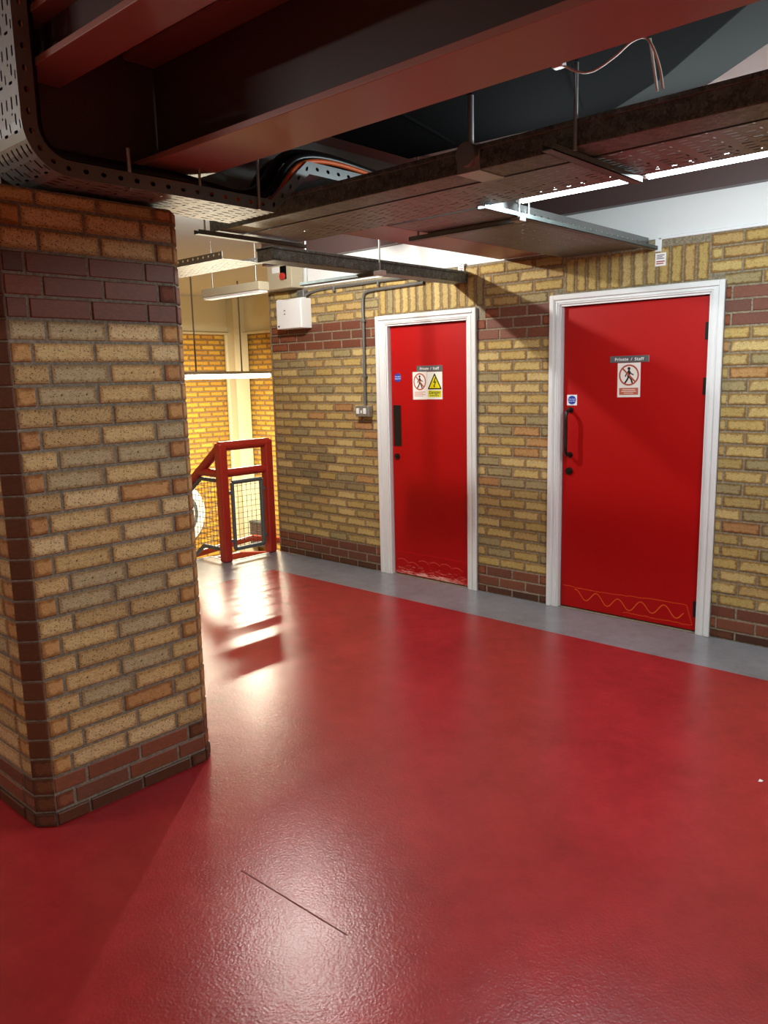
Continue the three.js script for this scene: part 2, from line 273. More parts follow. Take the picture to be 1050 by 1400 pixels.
const prohibit = (panel) => canvasTex(360, 512, (c, w, h) => {
  c.fillStyle = '#f1ece6'; c.fillRect(0, 0, w, h);
  c.save(); c.translate(w / 2, 182); walkingMan(c, 270, '#1c1a1c'); c.strokeStyle = '#b5523c'; c.lineWidth = 24; c.beginPath(); c.arc(0, 0, 146, 0, 7); c.stroke(); c.beginPath(); c.moveTo(-103, -103); c.lineTo(103, 103); c.stroke(); c.restore();
  if (panel) { c.fillStyle = '#c2654b'; c.fillRect(30, 372, w - 60, 104); c.fillStyle = '#f1d9cd'; c.fillRect(78, 392, 204, 12); c.fillRect(64, 418, 232, 12); c.fillRect(104, 446, 152, 10); }
  else { c.fillStyle = '#d39a84'; for (let k = 0; k < 4; k++) c.fillRect(46, 366 + k * 24, w - 92 - (k % 2) * 50, 13); }
});
const danger = canvasTex(360, 512, (c, w, h) => {
  c.fillStyle = '#ecebe4'; c.fillRect(0, 0, w, h);
  c.lineJoin = 'round'; c.beginPath(); c.moveTo(180, 44); c.lineTo(330, 316); c.lineTo(30, 316); c.closePath(); c.fillStyle = '#e3d600'; c.fill(); c.lineWidth = 24; c.strokeStyle = '#15140c'; c.stroke();
  c.fillStyle = '#15140c'; c.beginPath(); for (const [x, y] of [[196, 96], [146, 206], [186, 200], [160, 256], [148, 250], [166, 298], [196, 262], [180, 262], [222, 176], [184, 184], [214, 100]]) c.lineTo(x, y); c.closePath(); c.fill();
  c.fillStyle = '#d6d23a'; c.fillRect(26, 346, w - 52, 126); c.fillStyle = '#1d1c08'; c.font = 'bold 78px sans-serif'; c.textAlign = 'center'; c.textBaseline = 'middle'; c.fillText('Danger', w / 2, 386); c.fillStyle = '#4d4b12'; for (let k = 0; k < 5; k++) c.fillRect(74 + k * 44, 436, 32, 15);
});
const blue = (round) => canvasTex(256, 256, (c, w, h) => { c.fillStyle = round ? '#1c3f9c' : '#eceff2'; c.fillRect(0, 0, w, h); c.fillStyle = '#1a3fa6'; c.beginPath(); c.arc(128, 128, 104, 0, 7); c.fill(); c.fillStyle = '#eef2ff'; c.font = 'bold 40px sans-serif'; c.textAlign = 'center'; c.textBaseline = 'middle'; c.fillText('Fire door', 128, 104); c.fillText('keep shut', 128, 152); });
flatSign('name_plate', 'grey Private / Staff plate on the narrower red door', 'sign', -4.006, -3.757, 1.646, 1.690, plateTex, 'door name plates', .004);
flatSign('name_plate', 'grey Private / Staff plate on the wider red door', 'sign', -2.395, -2.138, 1.667, 1.708, plateTex, 'door name plates', .004);
flatSign('prohibition_sign', 'no-entry walking figure sign beside the yellow danger sign', 'sign', -4.050, -3.908, 1.432, 1.644, prohibit(false), 'prohibition signs', .002, .012);
flatSign('danger_sign', 'yellow triangle Danger sign with a lightning bolt', 'sign', -3.906, -3.758, 1.434, 1.642, danger);
flatSign('prohibition_sign', 'no-entry walking figure sign alone on the wider red door', 'sign', -2.342, -2.190, 1.450, 1.664, prohibit(true), 'prohibition signs', .002, .01);
flatSign('fire_door_sticker', 'square white and blue sticker above the pull handle', 'sticker', -2.700, -2.626, 1.396, 1.466, blue(false), 'blue fire door stickers', .001);
{
  const g = new THREE.CylinderGeometry(.034, .034, .0012, 32); g.rotateX(Math.PI / 2); const m = new THREE.Mesh(g, [M.plasticWhite, std({ map: blue(true), roughness: .4 }), M.plasticWhite]); m.name = numbered('fire_door_sticker'); m.position.set(-4.205, 1.603, zSign + .0012); m.geometry.rotateZ(0); scene.add(m);
  // caps of the cylinder are turned so that the print stands upright
  const uv = g.attributes.uv, p = g.attributes.position; for (let i = 0; i < uv.count; i++) if (Math.abs(g.attributes.normal.getZ(i)) > .5) uv.setXY(i, .5 + p.getX(i) / .084, .5 + p.getY(i) / .084);
  tag(m, 'round blue sticker above the black push plate', 'sticker', 'blue fire door stickers');
}
// ---------------------------------------------------------------- brick pillar
{
  const fx = -2.736, bxk = -3.46, fz = -1.098, bz = -1.866, ch = .054, top = 2.262, PB = 1.835, pc = .0747, R0 = PB - 22 * pc;
  const outline = (e) => { const s = new THREE.Shape(); const a = [[fx + e, fz - ch + e * .41], [fx - ch + e * .41, fz + e], [bxk + ch - e * .41, fz + e], [bxk - e, fz - ch + e * .41], [bxk - e, bz + ch - e * .41], [bxk + ch - e * .41, bz - e], [fx - ch + e * .41, bz - e], [fx + e, bz + ch - e * .41]]; a.forEach(([x, z], i) => i ? s.lineTo(x, -z) : s.moveTo(x, -z)); s.closePath(); const g = new THREE.ExtrudeGeometry(s, { depth: top, bevelEnabled: false }); g.rotateX(-Math.PI / 2); return metricUV(g); };
  const pil = thing('brick_pillar', 'large square yellow brick pillar with chamfered brown corners on red floor', 'pillar');
  part(pil, 'mortar_core', outline(-.004), M.mortarDark);
  const rows = []; const base = .056;
  rows.push([0, base, 'base']); const rb = (R0 - base) / 2; rows.push([base, base + rb, 'red'], [base + rb, R0, 'red']);
  for (let k = 0; k < 22; k++) rows.push([R0 + k * pc, R0 + (k + 1) * pc, 'yellow']);
  for (let k = 0; k < 3; k++) rows.push([PB + k * pc, PB + (k + 1) * pc, 'red']);
  for (let y = PB + 3 * pc; y < top - .02; y += pc) rows.push([y, Math.min(y + pc, top), 'yellow']);
  const specs = [];
  const faces = [
    { ry: Math.PI / 2, len: Math.abs(bz - fz) - 2 * ch, at: (s, e) => [fx + e, fz - ch - s] },
    { ry: 0, len: Math.abs(bxk - fx) - 2 * ch, at: (s, e) => [fx - ch - s, fz + e] },
    { ry: -Math.PI / 2, len: Math.abs(bz - fz) - 2 * ch, at: (s, e) => [bxk - e, fz - ch - s] },
    { ry: Math.PI, len: Math.abs(bxk - fx) - 2 * ch, at: (s, e) => [fx - ch - s, bz - e] }];
  rows.forEach(([y0, y1, kd], r) => {
    const out = kd === 'base' ? .007 : 0;
    for (const f of faces) {
      const odd = (r + (f.ry ? 0 : 1)) % 2, L = f.len, hd = .078, st = .225, tail = L - hd - 2 * st;
      const cuts = odd ? [[0, hd, 1], [hd, hd + st], [hd + st, hd + 2 * st], [hd + 2 * st, L]] : [[0, tail], [tail, tail + st], [tail + st, tail + 2 * st], [tail + 2 * st, L, 1]];
      for (const [a, b, hdr] of cuts) { const [x, z] = f.at((a + b) / 2, out); specs.push({ p: [x, (y0 + y1) / 2, z], ry: f.ry, w: b - a - JOINT, h: y1 - y0 - JOINT, kind: kd === 'yellow' ? (hdr ? 'orange' : rnd() < .05 ? 'orange' : 'tan') : hdr && kd === 'red' ? (rnd() < .5 ? 'cant' : 'red') : kd }); }
    }
    const cw = ch * Math.SQRT2;
    for (const [x, z, ry] of [[fx - ch / 2, fz - ch / 2, Math.PI / 4], [bxk + ch / 2, fz - ch / 2, -Math.PI / 4], [fx - ch / 2, bz + ch / 2, 3 * Math.PI / 4], [bxk + ch / 2, bz + ch / 2, -3 * Math.PI / 4]])
      specs.push({ p: [x + Math.sin(ry) * out, (y0 + y1) / 2, z + Math.cos(ry) * out], ry, w: cw - .002, h: y1 - y0 - JOINT * .6, kind: kd === 'base' ? 'base' : z < -1.5 ? (kd === 'yellow' ? 'orange' : 'red') : 'cant' });
  });
  layBricks(pil, specs);
}
// ---------------------------------------------------------------- steel frame
function ibeamX(name, label, x0, x1, zc, fw, y0, depth, webMat, flMat, group) {
  const b = thing(name, label, 'beam', [0, 0, 0], group), tf = .022;
  part(b, 'bottom_flange', span(x0, x1, y0, y0 + tf, zc - fw / 2, zc + fw / 2, .003), flMat);
  part(b, 'web', span(x0, x1, y0 + tf, y0 + depth - tf, zc - .008, zc + .008), webMat);
  part(b, 'top_flange', span(x0, x1, y0 + depth - tf, y0 + depth, zc - fw / 2, zc + fw / 2, .003), flMat);
  return b;
}
function ibeamZ(name, label, z0, z1, xc, fw, y0, depth, webMat, flMat, group) {
  const b = thing(name, label, 'beam', [0, 0, 0], group), tf = .022;
  part(b, 'bottom_flange', span(xc - fw / 2, xc + fw / 2, y0, y0 + tf, z0, z1, .003), flMat);
  part(b, 'web', span(xc - .008, xc + .008, y0 + tf, y0 + depth - tf, z0, z1), webMat);
  part(b, 'top_flange', span(xc - fw / 2, xc + fw / 2, y0 + depth - tf, y0 + depth, z0, z1, .003), flMat);
  return b;
}
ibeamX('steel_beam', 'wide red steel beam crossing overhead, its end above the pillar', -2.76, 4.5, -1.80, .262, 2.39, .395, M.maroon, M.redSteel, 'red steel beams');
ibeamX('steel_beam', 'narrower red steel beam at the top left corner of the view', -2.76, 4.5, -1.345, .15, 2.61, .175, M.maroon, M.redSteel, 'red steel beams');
ibeamZ('steel_beam', 'red beam, web coloured grey for the light on it, running above the trays to the brick wall', -1.94, WALL_Z + .01, -3.05, .32, 2.39, .395, M.webLitGrey, M.redSteel, 'red steel beams');
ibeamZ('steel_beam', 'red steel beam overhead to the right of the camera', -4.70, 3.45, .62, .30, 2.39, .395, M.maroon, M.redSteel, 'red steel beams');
{
  const c = thing('steel_column', 'dark steel column head on top of the brick pillar', 'column');
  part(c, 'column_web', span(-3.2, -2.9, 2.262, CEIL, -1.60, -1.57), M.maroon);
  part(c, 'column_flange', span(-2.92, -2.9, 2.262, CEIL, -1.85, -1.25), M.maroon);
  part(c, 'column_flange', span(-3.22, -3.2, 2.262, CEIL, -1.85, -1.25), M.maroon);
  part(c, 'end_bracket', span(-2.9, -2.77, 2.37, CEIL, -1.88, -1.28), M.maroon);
}
// ceiling and outer shell
struct('ceiling', 'white painted soffit between the steel beams', 'ceiling', span(-10.2, 4.7, CEIL, CEIL + .2, -7.9, 3.7), M.ceiling);
struct('wall_right', 'plain brick wall out of view to the right', 'wall', span(4.5, 4.7, -.2, CEIL, WALL_Z - .2, 3.7), M.plainBrick);
struct('wall_front', 'plain brick wall behind the camera', 'wall', span(-6.0, 4.7, -.2, CEIL, 3.5, 3.7), M.plainBrick);
struct('wall_left', 'plain brick wall beyond the pillar on the left', 'wall', span(-5.95, -5.745, -3, CEIL, -2.85, 3.7), M.plainBrick);
struct('wall_stair_side', 'plain brick side wall of the stair', 'wall', span(-9.9, -5.745, -3, CEIL, -2.85, -2.65), M.plainBrick);
struct('wall_stair_return', 'return of the door wall into the stairwell', 'wall', span(-5.72, -5.5, -3, CEIL, -7.6, WALL_Z - .205), M.plainBrick);
struct('wall_below_landing', 'wall under the landing edge', 'wall', span(-5.745, -5.5, -3, -.22, WALL_Z - .2, -2.85), M.plainBrick);
struct('floor_stairwell', 'lower floor at the foot of the stairwell', 'floor', span(-10.2, -5.5, -3.2, -3, -7.9, -2.6), M.floorGrey);
// white casing and a dark strip on top of the door wall
struct('trim_1', 'white cased beam on top of the door wall', 'trim', span(-5.72, 4.5, 2.387, 2.608, WALL_Z - .2, WALL_Z - .012), M.whitePaint);
struct('trim_2', 'dark strip above the white cased beam', 'trim', span(-5.72, 4.5, 2.608, CEIL, WALL_Z - .2, WALL_Z + .05), M.maroon);
struct('trim_3', 'pale sealant line along the top of the brickwork', 'trim', merge(span(-2.09, 4.5, 2.378, 2.396, WALL_Z - .012, WALL_Z + .006, .004), span(-2.11, -2.07, 2.31, 2.39, WALL_Z - .004, WALL_Z + .006, .003)), M.plasticWhite);

// ---------------------------------------------------------------- stairwell
{
  const EX = -9.9, BZ = -7.6, c = .075;
  const end = struct('wall_stair_end', 'brightly lit yellow brick end wall of the stairwell', 'wall', metricUV(span(EX - .2, EX - .005, -3, CEIL, -7.8, -2.65)), M.mortar);
  const back = struct('wall_stair_back', 'brightly lit yellow brick wall of the stairwell right of the cream column', 'wall', metricUV(span(EX, -5.5, -3, CEIL, BZ - .2, BZ - .005)), M.mortar);
  const s1 = [], s2 = [];
  for (let k = 0; k < 48; k++) {
    const y0 = 2.28 - (k + 1) * c, y1 = y0 + c, st = k % 2 ? .1125 : 0;
    course(s1, -7.6, -5.0, y0, y1, -7.6 + st, (z, y) => ({ p: [EX, y, z], ry: Math.PI / 2 }), 'litYellow');
    course(s2, -9.9, -8.2, y0, y1, -9.9 + st, (x, y) => ({ p: [x, y, BZ], ry: 0 }), 'litYellow');
  }
  layBricks(end, s1); layBricks(back, s2);
  struct('trim_4', 'cream beam above the stairwell end wall', 'trim', merge(span(EX - .02, EX + .10, 2.30, CEIL, -7.6, -2.9), span(EX, -5.7, 2.30, CEIL, BZ, BZ + .10), span(EX - .02, EX + .16, 2.28, 2.30, -7.6, -2.9), span(EX, -5.7, 2.28, 2.30, BZ, BZ + .16)), M.cream);
    const col = thing('cream_column', 'cream painted steel column in the corner of the stairwell', 'column', [-9.72, -3, -7.42]);
  part(col, 'column_flange', bx(.035, 5.8, .24, .004), M.cream, [.11, 2.9, 0]);
  part(col, 'column_flange', bx(.035, 5.8, .24, .004), M.cream, [-.11, 2.9, 0]);
  part(col, 'column_web', bx(.2, 5.8, .02), M.cream, [0, 2.9, .08]);
  // round white porthole on the end wall, lower level
  const pr = thing('round_window', 'round white rimmed opening on the stairwell wall behind the mesh', 'window', [EX + .03, -.30, -6.32]);
  const ring = (r0, r1, d) => { const s = new THREE.Shape(); s.absarc(0, 0, r1, 0, Math.PI * 2); if (r0) { const h = new THREE.Path(); h.absarc(0, 0, r0, 0, Math.PI * 2, true); s.holes.push(h); } const g = new THREE.ExtrudeGeometry(s, { depth: d, bevelEnabled: false, curveSegments: 40 }); g.rotateY(Math.PI / 2); return g; };
  part(pr, 'rim', ring(.34, .47, .05), M.whitePaint, [-.04, 0, 0]);
  part(pr, 'gasket', ring(.30, .34, .06), M.greyPanel, [-.04, 0, 0]);
  part(pr, 'pane', ring(0, .30, .02), M.plasticWhite, [-.03, 0, 0]);
  // stairs down, hidden behind the pillar except the first nosing
  const st = thing('staircase', 'flight of steps going down from the grey landing', 'staircase');
  for (let k = 0; k < 9; k++) part(st, 'step', span(-6.06 - .27 * (k + 1), -6.06 - .27 * k, -.17 * (k + 1) - .17, -.17 * (k + 1), -4.14, -2.86, .006), M.floorGrey);
  // lower landing details behind the mesh
  const cb = thing('cream_panel', 'cream boxed panel on the stairwell back wall seen through the mesh', 'panel', [-9.50, -.20, BZ + .06]);
  part(cb, 'panel_face', bx(.42, .62, .12, .006), M.cream);
  const cd = thing('brown_cabinet', 'dark brown box low on the stairwell back wall', 'cabinet', [-9.46, -.72, BZ + .10]);
  part(cd, 'cabinet_body', bx(.36, .36, .2, .006), M.maroon);
  part(cd, 'cabinet_lid', bx(.38, .03, .22, .004), M.greyPanel, [0, .195, 0]);
}
// railing at the head of the stairs
{
  const X = -5.76, z1 = -4.165, z2 = -4.68;
  const r = thing('stair_railing', 'dark red tubular railing at the head of the stairs', 'railing');
  const post = (z) => part(r, 'post', bx(.088, 1.07, .088, .02), M.railRed, [X, .535, z]);
  post(z1); post(z2);
  part(r, 'top_rail', bar([X, 1.04, z1 + .02], [X, 1.04, z2 - .02], .042, 16), M.railRed);
  part(r, 'mid_rail', bar([X, .80, z1], [X, .80, z2], .038, 16), M.railRed);
  const drop = .72;
  part(r, 'sloping_rail', bar([X, 1.04, z1], [X - 2.0, 1.04 - 2.0 * drop, z1], .042, 16), M.railRed);
  part(r, 'mid_rail', bar([X, .80, z1], [X - .36, .80, z1], .036, 16), M.railRed);
  part(r, 'lower_rail', merge(bar([X - 1.05, -.14, -4.55], [X - 1.05, -.09, -5.27], .035), bar([X - 1.05, -.09, -5.27], [X - 1.05, -.24, -5.9], .035)), M.railRed);
  part(r, 'lower_rail', merge(bar([X - .65, -.13, -4.3], [X - .65, -.14, -4.8], .035), bar([X - .65, -.14, -4.8], [X - .65, -.24, -5.4], .035)), M.railRed);
  // mesh panels
  const wires = (poly, along, other) => { // poly in (s, y); axis-aligned wires clipped to a convex polygon
    const out = []; const inter = (v, ax) => { const hit = []; for (let i = 0; i < poly.length; i++) { const a = poly[i], b = poly[(i + 1) % poly.length]; if ((a[ax] - v) * (b[ax] - v) < 0) { const t = (v - a[ax]) / (b[ax] - a[ax]); hit.push(a[1 - ax] + t * (b[1 - ax] - a[1 - ax])); } } return hit.sort((p, q) => p - q); };
    const ext = ax => [Math.min(...poly.map(p => p[ax])), Math.max(...poly.map(p => p[ax]))];
    for (let ax = 0; ax < 2; ax++) { const [lo, hi] = ext(ax); for (let v = lo + .025; v < hi; v += .05) { const h = inter(v, ax); if (h.length === 2) { const a = ax ? along(h[0], v) : along(v, h[0]), b = ax ? along(h[1], v) : along(v, h[1]); out.push(bar(a, b, .0024, 5)); } } }
    return merge(...out);
  };
  const frameBars = (poly, along) => merge(...poly.map((a, i) => { const b = poly[(i + 1) % poly.length]; return bar(along(...a), along(...b), .019, 6); }));
  const p1 = [[-4.27, .71], [-4.60, .71], [-4.60, .10], [-4.27, .10]], al1 = (s, y) => [X, y, s];
  const pan1 = part(r, 'mesh_panel', frameBars(p1, al1), M.greyPanel); part(pan1, 'wire_mesh', wires(p1, al1), M.wire);
  const p2 = [[X - .06, .735], [X - .33, .735], [X - 1.6, -.17], [X - 1.6, -.80], [X - .33, .11], [X - .06, .11]], al2 = (s, y) => [s, y, z1];
  const pan2 = part(r, 'mesh_panel', frameBars(p2, al2), M.greyPanel); part(pan2, 'wire_mesh', wires(p2, al2), M.wire);
  for (const [y, z] of [[.62, -4.24], [.62, -4.63], [.18, -4.24], [.18, -4.63]]) part(r, 'panel_clip', bx(.02, .03, .07), M.greyPanel, [X, y, z]);
}
// ---------------------------------------------------------------- lamps
function areaLight(len, wid, color, power, pos, dir, alongAxis) {
  const l = new THREE.RectAreaLight(color, power, len, wid); l.position.set(...pos);
  const z = new THREE.Vector3(...dir).normalize().negate(), x = new THREE.Vector3(...alongAxis), y = new THREE.Vector3().crossVectors(z, x);
  l.quaternion.setFromRotationMatrix(new THREE.Matrix4().makeBasis(x, y, z)); scene.add(l); return l;
}
function batten(name, label, a, b, opt) {                 // tube under a slim white spine, along x or z
  const ax = Math.abs(b[0] - a[0]) > Math.abs(b[2] - a[2]) ? 0 : 2, L = Math.abs(b[ax] - a[ax]), mid = a.map((v, i) => (v + b[i]) / 2);
  const g = thing(name, label, 'light', mid, opt.group);
  const sz = (l, h, w) => ax ? bx(w, h, l, .004) : bx(l, h, w, .004);
  part(g, 'housing', sz(L, .03, opt.wide ?? .044), opt.housing ?? M.whitePaint, [0, opt.wide ? .045 : .03, 0]);
  for (const s of [-1, 1]) part(g, 'end_cap', sz(.022, .05, .04), M.plasticWhite, ax ? [0, .012, s * (L / 2 - .011)] : [s * (L / 2 - .011), .012, 0]);
  const tr = opt.r ?? .016, t = new THREE.CylinderGeometry(tr, tr, L - .05, 16); t.rotateZ(ax ? 0 : Math.PI / 2); if (ax) t.rotateX(Math.PI / 2);
  part(g, 'tube', t, opt.glow);
  if (opt.power) { const al = ax ? [0, 0, 1] : [1, 0, 0]; for (const s of [-1, 1]) { const ti = opt.tilt ?? .8, dn = -Math.sqrt(1 - ti * ti), d = ax ? [s * ti, dn, 0] : [0, dn, s * ti]; areaLight(L - .06, .03, opt.color, opt.power / ((L - .06) * .03) / 30, mid.map((v, i) => v + d[i] * (tr + .004)), d, al); } }
  return g;
}
const cool = lin(.84, .97, 1), warm = lin(1, .90, .66);
batten('strip_light', 'shorter glowing strip light hung between the two struts', [-2.105, 2.40, -3.25], [-1.541, 2.40, -3.25], { glow: M.tubeGlow, color: cool, power: TUBE * .4, r: .02, wide: .024, group: 'strip lights over the doors' });
batten('strip_light', 'long glowing strip light running out of view to the right', [-1.505, 2.40, -3.25], [.10, 2.40, -3.25], { glow: M.tubeGlow, color: cool, power: TUBE, r: .02, wide: .024, group: 'strip lights over the doors' });
{
  const g = batten('hanging_strip_light', 'bright strip light hanging on two rods in the stairwell', [-8.0, 1.66, -5.32], [-8.0, 1.66, -6.63], { glow: M.stairGlow, color: warm, power: STAIR, housing: M.plasticGrey, wide: .12, tilt: .42, r: .026 });
  for (const z of [-.47, .2]) part(g, 'hanging_rod', new THREE.CylinderGeometry(.009, .009, 1.1, 8), M.conduit, [0, .59, -z - .0]);
}
{ // small batten above the trays, hidden from the camera by the trunking
  const g = batten('short_strip_light', 'short strip light tucked above the cable trunking', [-4.15, 2.66, -3.33], [-4.15, 2.66, -3.67], { glow: M.bulkGlow, color: warm });
  const p = new THREE.PointLight(lin(1, .97, .9), BULK); p.position.set(-4.15, 2.66, -3.5); p.shadow.radius = 1; scene.add(p);
  part(g, 'hanging_rod', new THREE.CylinderGeometry(.006, .006, .10, 8), M.galvPlain, [0, .09, 0]);
}
batten('bay_strip_light', 'strip light out of view in the bay right of the camera', [2.6, 2.70, -1.7], [2.6, 2.70, -.2], { glow: M.bayGlow, color: lin(1, .97, .92), power: BAY, group: 'strip lights out of view' });
batten('bay_strip_light', 'second strip light out of view in the bay right of the camera', [2.6, 2.70, .1], [2.6, 2.70, 1.6], { glow: M.bayGlow, color: lin(1, .97, .92), power: BAY, group: 'strip lights out of view' });
batten('bay_strip_light', 'strip light out of view left of the pillar', [-4.2, 2.70, .2], [-4.2, 2.70, 1.7], { glow: M.bayGlow, color: lin(1, .97, .92), power: LEFTBAY, group: 'strip lights out of view' });
{ // unlit fitting over the landing
  const g = thing('emergency_light', 'long unlit light fitting above the landing', 'light', [-5.62, 2.37, -4.30]);
  part(g, 'fitting_body', bx(.80, .07, .11, .008), M.creamDull); part(g, 'diffuser', bx(.78, .02, .09, .006), M.plasticWhite, [0, -.043, 0]);
  part(g, 'hanging_rod', new THREE.CylinderGeometry(.005, .005, .40, 8), M.galvPlain, [-.3, .23, 0]); part(g, 'hanging_rod', new THREE.CylinderGeometry(.005, .005, .40, 8), M.galvPlain, [.3, .23, 0]);
}
// ---------------------------------------------------------------- cable trays, trunking and struts
function tray(name, label, x0, x1, z0, z1, y, dir, base, group) {
  const g = thing(name, label, 'cable tray', [0, 0, 0], group), f = .05;
  part(g, 'tray_base', metricUV(span(x0, x1, y, y + .0015, z0, z1)), base);
  if (dir === 'x') for (const z of [z0, z1]) part(g, 'side_flange', metricUV(span(x0, x1, y, y + f, z - .001, z + .001)), M.flange);
  else for (const x of [x0, x1]) part(g, 'side_flange', metricUV(span(x - .001, x + .001, y, y + f, z0, z1)), M.flange);
  return g;
}
tray('cable_tray', 'slotted cable tray alongside the long trunking above the strip lights', -3.38, 3.4, -2.66, -3.03, 2.347, 'x', M.slotted, 'cable trays');
tray('cable_tray', 'slotted cable tray running to the wall above the doors', -2.72, -2.15, -3.06, WALL_Z + .012, 2.347, 'z', M.slotted, 'cable trays');
tray('cable_tray', 'pale slotted cable tray over the stair landing', -6.4, -4.62, -3.45, -3.82, 2.44, 'x', M.slottedWhite, 'cable trays');
{
  const t = thing('cable_trunking', 'long galvanised trunking crossing below the red beam', 'trunking');
  part(t, 'trunking_body', metricUV(span(-3.42, 3.4, 2.345, 2.425, -2.485, -2.635, .004)), M.galv);
  part(t, 'lid_lip', metricUV(span(-3.42, 3.4, 2.412, 2.430, -2.478, -2.642, .003)), M.galv);
  for (const x of [-1.82, -.2]) part(t, 'coupler', span(x - .05, x + .05, 2.341, 2.433, -2.479, -2.641, .002), M.galvPlain);
}
{
  const t = thing('cable_trunking', 'galvanised trunking running to the wall left of the narrower door', 'trunking');
  part(t, 'trunking_body', metricUV(span(-3.63, -3.49, 2.262, 2.335, -2.95, WALL_Z + .008, .004)), M.galv);
  part(t, 'lid_lip', metricUV(span(-3.638, -3.482, 2.322, 2.339, -2.95, WALL_Z + .008, .003)), M.galv);
}
function strut(name, label, a, b, mat, group) {            // slotted channel, open side up
  const g = thing(name, label, 'strut', [0, 0, 0], group), alongX = Math.abs(b[0] - a[0]) > Math.abs(b[2] - a[2]);
  const y = a[1], w = .041, t = .003;
  const p = alongX ? [span(a[0], b[0], y, y + t, a[2] - w / 2, a[2] + w / 2), span(a[0], b[0], y, y + .021, a[2] - w / 2, a[2] - w / 2 + t), span(a[0], b[0], y, y + .021, a[2] + w / 2 - t, a[2] + w / 2)]
    : [span(a[0] - w / 2, a[0] + w / 2, y, y + t, a[2], b[2]), span(a[0] - w / 2, a[0] - w / 2 + t, y, y + .021, a[2], b[2]), span(a[0] + w / 2 - t, a[0] + w / 2, y, y + .021, a[2], b[2])];
  part(g, 'channel', merge(...p), mat); return g;
}
const rod = (g, x, z, y0, y1, r = .005, mat = M.galvPlain) => part(g, 'hanging_rod', new THREE.CylinderGeometry(r, r, y1 - y0, 8), mat, [x, (y0 + y1) / 2, z]);
{
  const a = strut('support_strut', 'bright galvanised strut from the strip light to the wall above the doors', [-2.11, 2.322, -2.97], [-2.11, 2.322, WALL_Z + .01], M.galv, 'support struts');
  rod(a, -2.098, -3.25, 2.30, 2.39, .006); part(a, 'clamp', bx(.05, .02, .05, .003), M.galvPlain, [-2.10, 2.312, -3.25]);
  const b = strut('support_strut', 'dark strut under the trunking where the two strip lights meet', [-1.42, 2.318, -2.36], [-1.42, 2.318, -3.02], M.galv, 'support struts');
  rod(b, -1.38, -2.47, 2.33, 2.597, .007);
  const c = strut('support_strut', 'dark strut under the far end of the trunking', [-3.37, 2.318, -2.37], [-3.37, 2.318, -3.07], M.galv, 'support struts');
  rod(c, -3.37, -2.42, 2.33, CEIL); rod(c, -3.37, -3.055, 2.32, CEIL);
  const d = strut('support_strut', 'dark strut across the tray that runs to the wall', [-2.85, 2.322, -3.37], [-2.13, 2.322, -3.37], M.galv, 'support struts');
  rod(d, -2.80, -3.37, 2.33, CEIL); rod(d, -2.14, -3.40, 2.33, CEIL);
  const e = strut('support_strut', 'thin strut under the trunking beside the landing', [-4.15, 2.235, -3.75], [-3.40, 2.235, -3.75], M.galv, 'support struts');
  rod(e, -3.43, -3.75, 2.24, CEIL); rod(e, -4.1, -3.75, 2.24, CEIL);
  part(e, 'strut_end', bx(.07, .028, .045, .004), M.plasticWhite, [-3.43, 2.247, -3.75]);
  const f = thing('conduit_drop', 'vertical conduit dropping to the long trunking with a round cover', 'conduit');
  part(f, 'pipe', bar([-1.80, 2.43, -2.47], [-1.80, 2.597, -2.47], .011, 12), M.galvPlain);
  part(f, 'cover', (() => { const q = new THREE.CylinderGeometry(.042, .042, .03, 20); q.rotateX(Math.PI / 2); return q; })(), M.galvPlain, [-1.815, 2.40, -2.468]);
}
